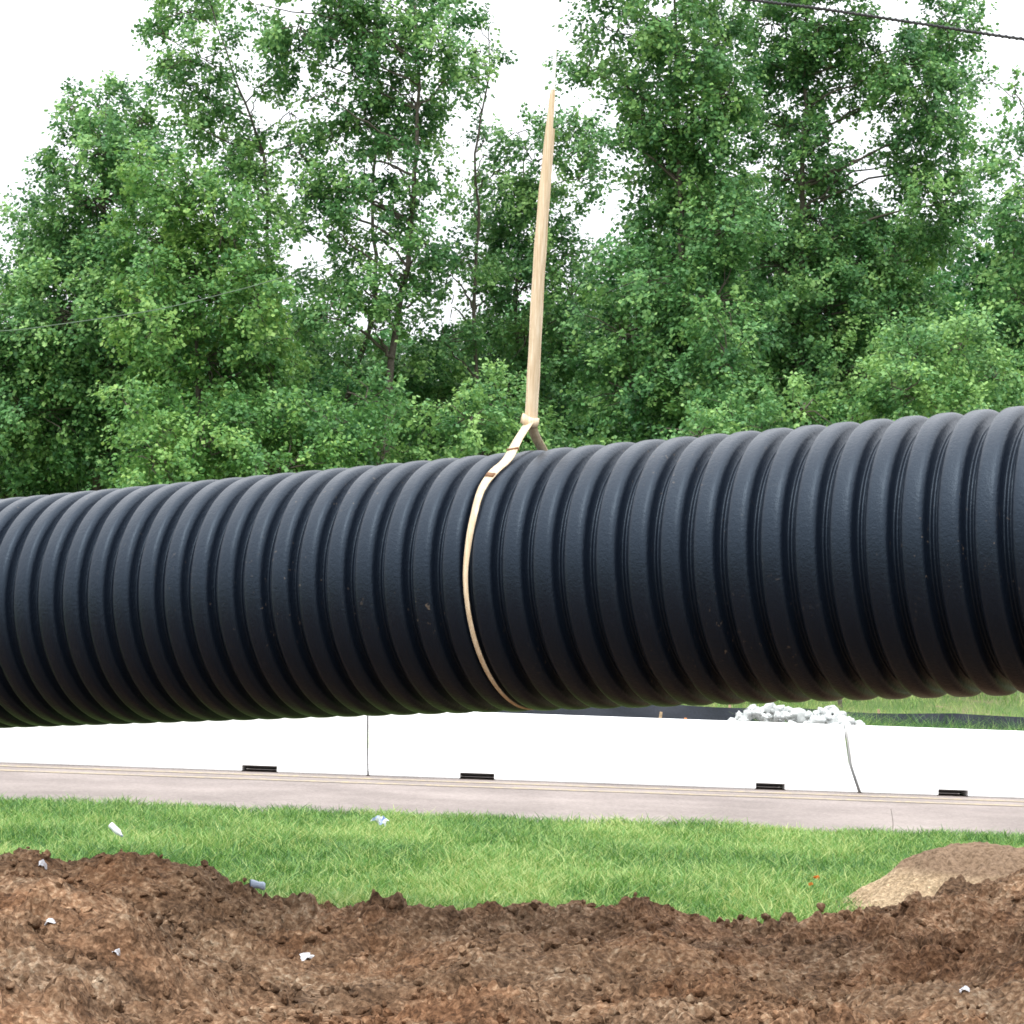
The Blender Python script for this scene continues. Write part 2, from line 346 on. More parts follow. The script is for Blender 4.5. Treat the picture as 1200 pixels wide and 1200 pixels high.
def field(x0, x1, y0, y1, n, hk=1.0, keep=None, zf=None, tk=0):
    x = rng.uniform(x0, x1, n); y = y0 + (y1 - y0) * rng.random(n)
    c = vn(x * 1.1, y * 1.1); c2 = vn(x * 4 + 9, y * 4)
    m = rng.random(n) < .45 + .55 * c2
    if keep is not None: m &= keep(x, y)
    x, y, c, c2 = x[m], y[m], c[m], c2[m]; n = len(x)
    h = hk * (.045 + .075 * c * (0.4 + rng.random(n)) + .05 * (rng.random(n) ** 6) + .035 * c2)
    z = zf(x, y) if zf else np.zeros(n)
    tint = np.clip(-.08 + .62 * vn(x * 1.1 + 40, y * .7) + .25 * c2 + .95 * (rng.random(n) ** 1.5 - .3) + tk, 0, 1)
    return blades(np.stack([x, y, z - .005], -1), h, rng.uniform(.005, .013, n), rng.uniform(.1, 1.3, n), tint)
edge_n = lambda x: YR0 + .03 + fbm(x, x * 0 + 8, 1.5, 4, .7) * .22
parts_ = [field(-6.5, 6.5, 14.1, 22.8, 300000, 1.0, lambda x, y: (y < edge_n(x))),
          field(-16, -6.5, 15, 22.7, 50000, 1.3, lambda x, y: (y < edge_n(x))), field(6.5, 16, 15, 22.7, 50000, 1.3, lambda x, y: (y < edge_n(x)))]
def join(pl):
    V = []; Fc = []; T = []; b = 0
    for v, f, t in pl: V.append(v); Fc.append(f + b); T.append(t); b += len(v)
    return np.concatenate(V), np.concatenate(Fc), np.concatenate(T)
V, Fc, T = join(parts_)
tag(link('verge_grass', npmesh('verge_grass', V, Fc, {'tint': T}), GRASS), 'bright green grass verge between the road and the dug soil', 'grass', kind='stuff')
V, Fc, T = join([field(-20, 20, 35, 38, 30000, 2.2), field(2, 14, 35.2, 37.8, 70000, 5.8, lambda x, y: x > 4.3 + fbm(x, y, 1.) * .8, tk=-.15),
                 field(-24, 24, 38.6, 51, 80000, 2.0, zf=gz, tk=.3)])
tag(link('far_grass', npmesh('far_grass', V, Fc, {'tint': T}), GRASS), 'rough grass and weeds growing behind the barrier around the silt fence', 'grass', kind='stuff')
# ------------------------------------------------------------------ concrete barriers
YB = 29.5
prof = [(.305, .0), (.305, .075), (.135, .33), (.085, .78), (.06, .81), (-.06, .81), (-.085, .78), (-.135, .33), (-.305, .075), (-.305, .0)]
def barrier_mesh(x0, x1, slots, skew0, skew1):
    st = [(x0, 0)]
    for a, b in slots: st += [(a, 0), (a, 1), (b, 1), (b, 0)]
    st += [(x1, 0)]
    V = []
    for k, (x, s) in enumerate(st):
        for (d, z) in prof:
            zz = max(z, .085) if s and d > 0 else z
            dd = d * (.98 if s and z < .08 and d > 0 else 1)
            sk = (skew0 if k == 0 else skew1 if k == len(st) - 1 else 0)
            xx = x + sk * (1 - min(zz / .81, 1)) ** 1.6
            V.append((xx, YB - dd, zz + .012))
    n = len(prof); V = np.array(V); Fc = grid_faces(len(st), n, True)
    me = bpy.data.meshes.new('b'); fl = [list(map(int, f)) for f in Fc] + [list(range(n))[::-1], list(range((len(st) - 1) * n, len(st) * n))]
    me.from_pydata([tuple(v) for v in V], [], fl); me.update()
    bm = bmesh.new(); bm.from_mesh(me); bmesh.ops.recalc_face_normals(bm, faces=bm.faces)
    bmesh.ops.bevel(bm, geom=[e for e in bm.edges if e.is_manifold and e.calc_face_angle(0) > .5 and e.calc_length() > .3], offset=.012, segments=2, affect='EDGES')
    bm.to_mesh(me); bm.free(); return me
def xat(px, Y=YB - .3): return at(px, 915, Y=Y).x
J1, J2 = xat(431), xat(1009)
LB = J2 - J1
lab = {-2: None, -1: 'white concrete barrier segment under the left end of the pipe', 0: 'white concrete barrier segment between the straight joint and the crooked dark joint',
       1: 'white concrete barrier segment right of the crooked dark joint, in front of weeds'}
for k in range(-2, 3):
    a = J1 + k * LB; b = a + LB
    sx0 = a + 1.15; sx1 = b - 1.3
    if k == 1: sx0 = xat(1100); sl_ = [(sx0, sx0 + .36), (sx1, sx1 + .4)]
    elif k == 0: sl_ = [(xat(539), xat(579)), (xat(886), xat(920))]
    elif k == -1: sl_ = [(a + .8, a + 1.2), (xat(283), xat(324))]
    else: sl_ = [(sx0, sx0 + .4), (sx1, sx1 + .4)]
    w0 = .17 if k == 1 else .05; w1 = .17 if k == 0 else .05
    xa = a + .012 - (.17 if k == 1 else .05); xb = b - (.03 if k == 0 else .008) - (.17 if k == 0 else .05)
    o = link('concrete_barrier', barrier_mesh(xa, xb, sl_, w0, w1), CONC)
    tag(o, lab.get(k) or (('white barrier segment off the %s edge of the picture' % ('left' if k < 0 else 'right'))), 'barrier', 'concrete barrier segments along the road')
# ------------------------------------------------------------------ rubble pile
def rubble():
    c = at(930, 880, Y=33.6)
    hs = [(840, 851), (858, 840), (880, 826), (900, 824), (925, 826), (942, 836), (958, 829), (972, 824), (985, 836), (1000, 842), (1022, 853)]
    q = [at(a, b, Y=33.6) for a, b in hs]; qx = [p.x for p in q]; qz = [p.z for p in q]
    k = 0
    for k in range(190):
        x = random.uniform(qx[0] - .25, qx[-1] + .3) if k > 100 else qx[0] + (qx[-1] - qx[0]) * k / 100; top = np.interp(x, qx, qz) if qx[0] < x < qx[-1] else qz[0] - .2
        y = 33.6 + (random.uniform(-.75, .9) if k > 100 else random.uniform(-.25, .15)); r = random.choice([random.uniform(.05, .10), random.uniform(.08, .16)])
        lim = top - abs(y - 33.6) * .6 - r * .45
        if k % 4 == 0: r *= 1.5; z = r * .6 + random.random() * max(0, lim - r)
        else: z = lim
        if z < r * .4: z = r * .5
        P = IV.copy()
        for c_ in range(7):       # cut flat broken faces
            nrm = np.random.default_rng(k * 31 + c_).normal(size=3); nrm /= np.linalg.norm(nrm); d = .30 + .05 * c_
            s = P @ nrm; P = P - np.clip(s - d, 0, 9)[:, None] * nrm
        P = P * (r * random.uniform(.9, 1.4), r, r * random.uniform(.6, .95))
        o = link('broken_concrete', npmesh('broken_concrete', P, IF), ROCK, None)
        o.location = (x, y, z); o.rotation_euler = (random.uniform(-.6, .6), random.uniform(-.6, .6), random.random() * 6)
        tag(o, 'pale lump of broken concrete in the rubble heap behind the barrier', 'rubble', 'lumps of broken concrete in the heap')
rubble()
# ------------------------------------------------------------------ silt fence
SILT = simple('black woven silt fabric', (.018, .022, .034), .6, .4, .25, 25, .3, .01)
WOOD = simple('raw wood stake', (.42, .30, .19), .8, .2, .25, 20)
ft = empty('silt_fence', (0, 38.4, 0))
x = np.linspace(-24, 24, 700); zz = np.linspace(0, 1, 9); X, T_ = np.meshgrid(x, zz, indexing='ij')
sag = .03 * np.sin((X / 2.4 % 1) * math.pi)
Zf = T_ * (.80 - sag + fbm(X, X * 0 + 2, .4, 2) * .05) + .0
Yf = 38.4 + fbm(X, T_, 1.5, 3) * .05 - .05 * np.sin(T_ * 3)
link('fabric', npmesh('fabric', np.stack([X, Yf, Zf], -1).reshape(-1, 3), grid_faces(700, 9)), SILT, ft, smooth=True)
for xx in [-24 + 2.4 * k + 1.2 for k in range(20)]:
    bm = bmesh.new(); bmesh.ops.create_cube(bm, size=1, matrix=Matrix.Translation((xx, 38.47, .40)) @ Matrix.Rotation(random.uniform(-.04, .04), 4, 'Y') @ Matrix.Diagonal((.04,   .03, .85, 1)))
    bmesh.ops.bevel(bm, geom=bm.edges[:], offset=.004, affect='EDGES')
    me = bpy.data.meshes.new('stake'); bm.to_mesh(me); bm.free(); link('stake', me, WOOD, ft)
tag(ft, 'long low black silt fence on wooden stakes behind the white barrier', 'silt fence')
# ------------------------------------------------------------------ pipe
OD = 1.37; PITCH = .1738
PL = at(0, 717, Y=1); PR = at(1200, 646, Y=1)
def atd(px, py, depth):
    return Vector((0, 0, CAM_H)) + RM @ Vector(((px - 600) / FP * depth, (600 - py) / FP * depth, -depth))
A = atd(0, 719, FP * OD / 268); B = atd(1200, 645, FP * OD / 338)
ax = (B - A).normalized(); up = Vector((0, 0, 1)); fr = ax.cross(up).normalized()      # towards the camera
if fr.y > 0: fr = -fr
up = fr.cross(ax).normalized(); up = up if up.z > 0 else -up
def proj(P):
    q = RM.transposed() @ (P - Vector((0, 0, CAM_H))); return 600 + FP * q.x / -q.z, 600 - FP * q.y / -q.z
O = A
PH = .085      # phase of the crowns
prof_t = [(-.5, 0, 0), (-.455, .0, 0), (-.43, .004, 0), (-.405, .012, 0), (-.39, .014, 0), (-.375, .011, 0), (-.365, .004, 0)]
def ribprof():
    """(fraction of pitch, radius) through one rib: crown 62 % wide, narrow valley with a small ridge in it"""
    o = []; Rv = OD / 2 - .072; w = .372
    for u in np.linspace(-1, 1, 15):
        uu = math.copysign(abs(u) ** .6, u); o.append((uu * w, Rv + .072 * (1 - abs(uu) ** 4.2) ** .5))
    for t, h in ((.40, -.001), (.425, .0), (.45, .002), (.475, .007), (.50, .009), (.525, .007), (.55, .002), (.575, .0), (.60, -.001)): o.append((t, Rv + h))
    return o
rp = ribprof()
smin, smax = -1.1, (B - A).length + 1.3
pts = []
k = 0
s = smin
n_r = int((smax - smin) / PITCH)
for k in range(n_r):
    for t, r in rp: pts.append((smin + (k + t) * PITCH + PH, r))
NS = 160; th = np.arange(NS) * 2 * math.pi / NS
outer = [(s, r) for s, r in pts]
inner = [(s, OD / 2 - .085) for s in np.linspace(pts[-1][0], pts[0][0], 30)]
allp = outer + inner + [outer[0]]
sa = np.array([p[0] for p in allp]); ra = np.array([p[1] for p in allp])
axn, upn, frn, On = (np.array(v) for v in (ax, up, fr, O))
V = On + sa[:, None, None] * axn + ra[:, None, None] * (np.cos(th)[None, :, None] * frn + np.sin(th)[None, :, None] * upn)
me = npmesh('pipe', V.reshape(-1, 3), grid_faces(len(sa), NS, True)); 
po = link('corrugated_pipe', me, PIPE, smooth=True)
tag(po, 'large black ribbed plastic drainage pipe hanging in the sling', 'pipe')
bm = bmesh.new(); bm.from_mesh(me); bmesh.ops.recalc_face_normals(bm, faces=bm.faces); bm.to_mesh(me); bm.free()
# ------------------------------------------------------------------ sling
WEB, nt_, b_, l_ = mat('tan webbing')
tcw = N(nt_, 'ShaderNodeTexCoord'); mpw = N(nt_, 'ShaderNodeMapping'); mpw.inputs['Scale'].default_value = (7, 3, .35); l_(tcw.outputs['Object'], mpw.inputs['Vector'])
n1 = noise(nt_, 14, 6, .7, vec=mpw.outputs[0]); n2 = noise(nt_, 160, 2)
r1 = ramp(nt_, n1.outputs['Fac'], [(.34, (.54, .40, .25)), (.5, (.66, .52, .35)), (.64, (.78, .66, .49))]); l_(r1.outputs[0], b_.inputs['Base Color'])
b_.inputs['Roughness'].default_value = .75; bump(nt_, b_, n2.outputs['Fac'], .5, .004)
WEBW = simple('glare white webbing', (.86, .84, .80), .75, .2, .04, 12)  # strap's top length: overexposure against the sky painted in as near-white colour
def ribbon(P, Wd, wd, th=.005):
    """P points, Wd width directions, wd widths -> closed box-section strap"""
    P = np.array([tuple(p) for p in P], float); Wd = np.array([tuple(q) for q in Wd], float)
    T = np.gradient(P, axis=0); T /= np.linalg.norm(T, axis=1)[:, None]
    Wd = Wd - (Wd * T).sum(1)[:, None] * T; Wd /= np.linalg.norm(Wd, axis=1)[:, None]
    Nn = np.cross(T, Wd); w = np.asarray(wd)[:, None] / 2
    V = np.stack([P - Wd * w, P + Nn * th * 1.0 - Wd * w * .0, P + Wd * w, P - Nn * th * 1.0], 1)
    V = np.stack([P - Wd * w + Nn * th / 2, P + Nn * th * .8, P + Wd * w + Nn * th / 2, P + Wd * w - Nn * th / 2, P - Nn * th * .8, P - Wd * w - Nn * th / 2], 1)
    return V.reshape(-1, 3), grid_faces(len(P), 6, True)
def smoothpath(K, n):
    K = np.array([tuple(k) for k in K], float); t = np.linspace(0, len(K) - 1, n); o = []
    for q in t:
        i = min(int(q), len(K) - 2); f = q - i; p0 = K[max(i - 1, 0)]; p1 = K[i]; p2 = K[i + 1]; p3 = K[min(i + 2, len(K) - 1)]
        o.append(.5 * (2 * p1 + (p2 - p0) * f + (2 * p0 - 5 * p1 + 4 * p2 - p3) * f * f + (3 * p1 - p0 - 3 * p2 + p3) * f ** 3))
    return np.array(o)
def ringpt(s, a, r): return O + ax * s + (fr * math.cos(a) + up * math.sin(a)) * r
best = min(np.linspace(1, 5, 2000), key=lambda s: abs(proj(ringpt(s, .1, OD / 2))[0] - 551))
kk = round((best - smin - PH) / PITCH - .5); SV = smin + PH + (kk + .5) * PITCH      # nearest valley
print('strap s', best, 'valley', SV, proj(ringpt(SV, .1, OD / 2)))
dj = (Vector((0, 0, CAM_H)) - ringpt(SV, 1.5, OD / 2)).length
JP = atd(621, 494, -(RM.transposed() @ (ringpt(SV + .12, 1.57, OD / 2) - Vector((0, 0, CAM_H)))).z)
root = empty('lifting_sling', JP)
rs = OD / 2 - .012
# front leg: junction, over the shoulder, down the valley, under the pipe
def find(px, py, a0, a1, r):
    b = None
    for a in np.linspace(a0, a1, 90):
        for s_ in np.linspace(SV - .3, SV + .5, 110):
            q = proj(ringpt(s_, a, r)); e = (q[0] - px) ** 2 + (q[1] - py) ** 2
            if b is None or e < b[0]: b = (e, s_, a)
    return b[1], b[2]
Ks = [JP + Vector((.0, -.01, 0))]
fs = [find(a, b_y, .0, 1.45, OD / 2 + .012) for a, b_y in ((595, 539), (578, 554), (564, 574), (555, 606))]
Ks.append(JP.lerp(ringpt(*fs[0], OD / 2 + .03), .5))
for (s_, a), rr in zip(fs, (.016, .012, .010, .008)): Ks.append(ringpt(s_, a, OD / 2 + rr))
a_l = fs[-1][1]; s_l = fs[-1][0]
for a in np.linspace(a_l - .2, -1.9, 10):
    t = max(0, 1 - (a_l - a) / .6); Ks.append(ringpt(SV + (s_l - SV) * t * t, a, OD / 2 - .010))
Pf = smoothpath(Ks, 90); tt = np.linspace(0, 1, 90)
wd = np.interp(tt, [0, .12, .2, .3, .45, .7, 1], [.056, .062, .060, .044, .027, .024, .020])
fl = smoothpath([ax + up * .2] * 3, 90)
wdir = [ax + fr * .15 * math.sin(k * .3) for k in range(90)]
V, Fc = ribbon(Pf, wdir, wd); link('front_loop', npmesh('front_loop', V, Fc), WEB, root, smooth=False)
rb = find(635, 534, 1.62, 2.1, OD / 2 + .01)
Kb = [JP + Vector((.01, .01, -.01)), JP.lerp(ringpt(*rb, OD / 2 + .02), .5)] + [ringpt(rb[0] + (SV - rb[0]) * min(1, (a - 1.9) / 1.2), a, OD / 2 + .008 - .03 * min(1, max(0, a - 2) / .5)) for a in np.linspace(max(1.95, rb[1]), 4.4, 12)]
Pb = smoothpath(Kb, 60); V, Fc = ribbon(Pb, [ax * .8 - fr * .6] * 60, np.interp(np.linspace(0, 1, 60), [0, .2, 1], [.05, .05, .034]))
link('rear_loop', npmesh('rear_loop', V, Fc), WEB, root)
dJ = -(RM.transposed() @ (JP - Vector((0, 0, CAM_H)))).z
Kv = [JP + Vector((0, 0, -.02)), atd(624, 440, dJ), atd(629, 340, dJ), atd(635, 250, dJ), atd(641, 180, dJ), atd(648, 105, dJ)]
Pv = smoothpath(Kv, 80); tt = np.linspace(0, 1, 80)
wv = np.interp(tt, [0, .1, .5, .75, .93, 1], [.054, .058, .056, .048, .034, .020]) + .002 * np.sin(tt * 40)
V, Fc = ribbon(Pv, [Vector((math.cos(.25 * math.sin(t * 6)), .3 * math.sin(t * 6), 0)) for t in tt], wv, .008)
link('hanging_strap', npmesh('hanging_strap', V, Fc), WEB, root)
# second ply just behind the first, and the choker eye
Pv2 = Pv[:70] + np.array([.012, .012, 0]); V, Fc = ribbon(Pv2, [Vector((1, .2, 0))] * 70, wv[:70] * .95, .006)
link('second_ply', npmesh('second_ply', V, Fc), WEB, root)
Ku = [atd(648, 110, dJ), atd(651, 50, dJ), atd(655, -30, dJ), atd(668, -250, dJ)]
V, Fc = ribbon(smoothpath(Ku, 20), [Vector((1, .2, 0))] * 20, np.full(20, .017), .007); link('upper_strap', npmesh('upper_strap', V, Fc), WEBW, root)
a_ = np.linspace(0, 2 * math.pi, 24)
eye = [JP + Vector((.043 * math.cos(q), -.008 + .03 * math.sin(q), .006 * math.cos(2 * q) - .012 * math.cos(q))) for q in a_]
V, Fc = ribbon(eye, [Vector((.2, 0, 1))] * 24, np.full(24, .05), .006); link('choker_eye', npmesh('choker_eye', V, Fc), WEB, root)
TAGM = simple('brown stitched tag', (.20, .11, .06), .8, .2, .3, 60)
def small_patch(name, P, wdv, w_, l, m, par):
    i = P; T = (Pf[i + 1] - Pf[i]); T /= np.linalg.norm(T); Wv = np.array(tuple(wdv)); Wv = Wv - Wv @ T * T; Wv /= np.linalg.norm(Wv); Nn = np.cross(T, Wv)
    c = Pf[i]; V = []
    for off in (-.009, .009):
        for a, b in ((-1, -1), (1, -1), (1, 1), (-1, 1)): V.append(c + Wv * a * w_ / 2 + T * b * l / 2 + Nn * off)
    Fc = [[0, 1, 2, 3], [7, 6, 5, 4], [0, 4, 5, 1], [1, 5, 6, 2], [2, 6, 7, 3], [3, 7, 4, 0]]
    return link(name, npmesh(name, V, Fc), m, par)
small_patch('stitched_tag', 19, wdir[19], .05, .028, TAGM, root)
small_patch('stitching_band', 9, wdir[9], .066, .012, TAGM, root)
tag(root, 'pale tan webbing sling choked around the black pipe and rising out of view', 'lifting sling')
# ------------------------------------------------------------------ trees
UP = np.array([0, 0, 1.])
def leaf_mesh(P, D, Nn, size, tint):
    D = D / (np.linalg.norm(D, axis=1)[:, None] + 1e-9); Sd = np.cross(D, Nn); Sd /= np.linalg.norm(Sd, axis=1)[:, None] + 1e-9
    Nn = np.cross(Sd, D); s = size[:, None]
    v0 = P; v1 = P + D * s * .45 + Sd * s * .46 - Nn * s * .10; v2 = P + D * s - Nn * s * .12; v3 = P + D * s * .45 - Sd * s * .46 - Nn * s * .10
    V = np.stack([v0, v1, v2, v3], 1).reshape(-1, 3); k = np.arange(len(P))[:, None] * 4
    return V, np.concatenate([k + [0, 1, 2], k + [0, 2, 3]]), np.repeat(tint, 4)
def make_tree(kind, label, cat, bx_, Yt, trunk_px, lobes, lm, dens=1.0, tr=.16, group=None, lsize=.102, tintk=0., limbs=True):
    """trunk_px: pixel waypoints of the stem (bottom first); lobes: (px, py, rx, ry, density[, dy])"""
    Yt = Yt * 1.4
    base = at(trunk_px[0][0], 800, Y=Yt); base.z = float(gz(0, Yt))
    root = empty(kind, base)
    W = [np.array(base) - (0, 0, .15)] + [np.array(at(a, b, Y=Yt + random.uniform(-.4, .4))) for a, b in trunk_px[1:]]
    n = 28; P = smoothpath(W, n); P[1:-1] += rng.normal(0, .02, (n - 2, 3))
    tr = tr * .82; paths = [(P, np.linspace(tr, tr * .15, n))]
    LV = []; LF = []; LT = []; b = 0
    for lb in lobes:
        px, py, rx, ry, dn = lb[:5]; rx, ry = (rx * 1.13, ry * 1.13) if dn >= .9 else (rx, ry); dy = lb[5] if len(lb) > 5 else random.uniform(-1, 1)
        Yl = Yt + dy; c = np.array(at(px, py, Y=Yl)); ax_ = rx * Yl / FP; az_ = ry * Yl / FP; ay_ = (ax_ + az_) * .55
        # limb from the stem below the lobe
        if limbs:
            d = np.abs(P[:, 2] - (c[2] - .35 * np.hypot(*(c - P[np.argmin(abs(P[:, 2] - c[2]))])[:2]) - .3)); i = int(np.argmin(d)); a0 = P[i]
            r0 = min(np.linspace(tr, tr * .18, n)[i] * .6, .05)
            mid = (a0 + c) / 2 + np.array([0, 0, .12 * np.linalg.norm(c - a0)]) * rng.uniform(-.6, 1)
            lp = smoothpath([a0, mid, c], 9); lp[1:-1] += rng.normal(0, .03, (7, 3)); paths.append((lp, np.linspace(r0, .012, 9)))
        ncl = max(3, int(dn * dens * 29 * ax_ * az_ * (1 + .25 * ay_)))
        for q in range(ncl):
            v = rng.normal(size=3); v /= np.linalg.norm(v); rr = rng.random() ** .45
            cc = c + v * rr * np.array([ax_, ay_, az_])
            out = v * np.array([1, 1, .5]) + UP * .25 + rng.normal(0, .3, 3); out /= np.linalg.norm(out)
            cr = rng.uniform(.22, .5) * (1.15 if rr > .6 else .9)
            m = int(rng.uniform(52, 105) * (cr / .36) ** 2 * (.1 / lsize) ** 1.2)
            # twigs: leaves strung along a few short shoots
            nsh = 3 + int(rng.random() * 4)
            sd_ = out + rng.normal(0, .65, (nsh, 3)); sd_ /= np.linalg.norm(sd_, axis=1)[:, None]
            which = rng.integers(0, nsh, m); tpos = rng.random(m) ** .8
            p = cc + sd_[which] * (tpos * cr * 1.3)[:, None] + rng.normal(0, cr * .17, (m, 3)) - UP * (tpos ** 2 * cr * .25)[:, None]
            D = sd_[which] * .6 + rng.normal(0, .6, (m, 3)) - UP * .35
            Nn = UP * .9 + out * .6 + rng.normal(0, .42, (m, 3))
            if q % 2 == 0 and limbs:
                paths.append((np.array([c + (cc - c) * .15, (c + cc) / 2 + rng.normal(0, .08, 3), cc, cc + sd_[0] * cr]), [.016, .012, .008, .004]))
            ct = rng.normal(0, .19)
            tint = np.clip(.42 + tintk + ct + rng.normal(0, .17, m) + .12 * tpos, 0, 1)
            v_, f_, t_ = leaf_mesh(p, D, Nn, lsize * rng.uniform(.65, 1.25, m), tint)
            LV.append(v_); LF.append(f_ + b); LT.append(t_); b += len(v_)
    V, Fc = tubes(paths, 6); link('trunk', npmesh('trunk', V, Fc), BARK, root, smooth=True)
    V = np.concatenate(LV); link('crown', npmesh('crown', V, np.concatenate(LF), {'tint': np.concatenate(LT)}), lm, root)
    tag(root, label, cat, group)
    return len(V) // 4
tot = 0
G = 'trees in the wood behind the road'
D_ = dict(group=G)
tot += make_tree('broadleaf_tree', 'dense cone-shaped dark green tree with a pointed top at the left edge', 'tree', 0, 38, [(110, 800), (115, 500), (120, 300), (125, 120)],
    [(124, 125, 30, 34, 1.2), (88, 130, 20, 22, .9), (165, 140, 22, 28, 1.1), (118, 180, 55, 38, 1.2), (80, 185, 22, 24, 1), (165, 185, 30, 35, 1.1), (110, 235, 65, 38, 1.3), (60, 275, 40, 36, 1.2), (105, 300, 80, 45, 1.3), (40, 330, 42, 40, 1.2),
     (90, 370, 100, 50, 1.2), (20, 410, 70, 45, 1.2), (110, 440, 100, 50, 1.3), (30, 480, 80, 60, 1.3), (100, 530, 110, 60, 1.3), (10, 570, 80, 60, 1.3), (110, 640, 110, 60, .8)], LEAF, **D_)
tot += make_tree('broadleaf_tree', 'light yellow green tree with a rounded crown standing beside the dark cone-shaped tree', 'tree', 0, 35.5, [(240, 800), (235, 600), (230, 400), (220, 230)],
    [(180, 215, 30, 32, 1.2), (215, 230, 45, 40, 1.2), (205, 290, 60, 45, 1.1), (260, 270, 40, 45, 1), (250, 340, 65, 50, 1.2), (185, 360, 50, 50, 1.0), (300, 350, 35, 45, .9), (240, 420, 75, 50, 1.2), (310, 420, 40, 45, .9), (230, 500, 90, 50, 1.1), (240, 590, 90, 60, .9)], LEAF_Y, tr=.12, **D_)
tot += make_tree('broadleaf_tree', 'tall thin-crowned tree leaning left above the light green one', 'tree', 0, 40, [(325, 800), (322, 560), (314, 380), (311, 200), (275, 90), (235, -30)],
    [(215, 15, 36, 34, .8), (190, 40, 16, 20, .7), (235, 70, 42, 36, 1.0), (245, 115, 34, 30, .9), (262, 150, 45, 32, .8), (225, 145, 22, 26, .6), (300, 115, 20, 30, .4), (330, 80, 24, 18, .35), (255, 195, 36, 26, .8), (300, 170, 22, 22, .45), (340, 130, 32, 24, .6), (375, 150, 25, 24, .6),
     (220, -40, 50, 35, .9), (270, 190, 34, 30, .9), (285, 240, 34, 34, .9), (300, 150, 26, 24, .7), (215, 100, 34, 30, .9), (310, 330, 34, 34, .8), (300, 220, 26, 20, .5), (330, 280, 26, 34, .35), (325, 400, 50, 40, .6), (330, 480, 60, 50, .8)], LEAF, dens=.9, tr=.10, tintk=.08, **D_)
tot += make_tree('broadleaf_tree', 'tall open tree with several upright stems left of the sling', 'tree', 0, 39, [(445, 800), (448, 600), (460, 420), (478, 300), (488, 180), (490, 60), (480, -60)],
    [(350, 30, 34, 30, .8), (300, 5, 30, 14, .6), (400, 20, 44, 40, .9), (455, 45, 46, 44, 1.1), (510, 40, 36, 40, 1.0), (520, 95, 26, 30, .9), (480, 110, 40, 36, 1.0), (420, 90, 42, 34, .8), (375, 110, 26, 20, .6), (425, 145, 44, 28, .9), (490, 160, 34, 34, .9), (455, 190, 40, 22, .9),
     (400, 215, 44, 26, .9), (355, 225, 34, 22, .8), (350, 180, 30, 24, .7), (390, 165, 34, 26, .8), (350, 60, 36, 30, .8), (480, 240, 34, 30, .8), (470, 320, 40, 30, .8), (440, 350, 44, 30, .8), (380, 370, 40, 30, .8), (440, 235, 46, 24, .9), (510, 205, 16, 22, .4), (390, 270, 34, 26, 1.0), (440, 275, 40, 22, .9), (500, 285, 42, 26, .8), (410, 330, 36, 30, .7), (440, 390, 44, 30, .7), (490, 350, 24, 30, .5), (390, -40, 70, 40, 1), (490, -40, 70, 40, 1)], LEAF, dens=.9, tr=.15, **D_)
tot += make_tree('broadleaf_tree', 'forked tree with a thin grey stem showing against the sky, left of the sling', 'tree', 0, 41, [(430, 800), (405, 500), (430, 400), (440, 330), (436, 230), (445, 120), (440, 40)],
    [(420, 180, 30, 20, .5), (350, 270, 28, 24, .7, .5), (370, 330, 34, 24, .7), (360, 395, 40, 30, .9), (420, 440, 60, 36, 1.0), (480, 430, 50, 36, 1.0), (500, 480, 50, 36, 1.0), (420, 520, 70, 50, 1)], LEAF, dens=.9, tr=.12, **D_)
tot += make_tree('slender_tree', 'slender almost leafless stem rising in the open sky gap left of the sling', 'tree', 0, 40.5, [(555, 800), (560, 600), (556, 400), (560, 250), (556, 180), (572, 90), (574, 30)],
    [(560, 25, 12, 12, .35), (556, 60, 10, 14, .25), (570, 75, 10, 12, .2), (560, 90, 12, 10, .3), (568, 160, 12, 14, .4), (565, 185, 20, 18, .6), (585, 200, 20, 16, .5), (550, 235, 26, 26, .6), (530, 320, 34, 30, .8), (520, 400, 34, 34, .9), (545, 290, 30, 30, .7), (575, 350, 34, 30, .7), (530, 360, 24, 30, .6)], LEAF, dens=.8, tr=.085, **D_)
tot += make_tree('broadleaf_tree', 'middling green tree standing directly behind the hanging strap', 'tree', 0, 42, [(615, 800), (612, 500), (605, 350), (615, 180)],
    [(605, 155, 24, 20, .5), (625, 190, 28, 26, .9), (595, 215, 32, 28, .9), (625, 245, 34, 34, 1.1), (600, 285, 40, 34, 1.1), (640, 300, 34, 30, 1), (680, 175, 34, 30, 1), (575, 300, 26, 26, .6), (680, 210, 26, 24, .9), (580, 250, 30, 30, .9), (660, 140, 24, 24, .7), (670, 350, 44, 40, .9), (605, 340, 44, 26, .9), (620, 390, 50, 34, 1.0), (560, 410, 46, 34, 1.0),
     (660, 410, 50, 50, 1.2), (600, 460, 80, 44, 1.3), (600, 530, 90, 50, 1.2), (600, 620, 90, 50, .8)], LEAF, dens=.95, tr=.12, **D_)
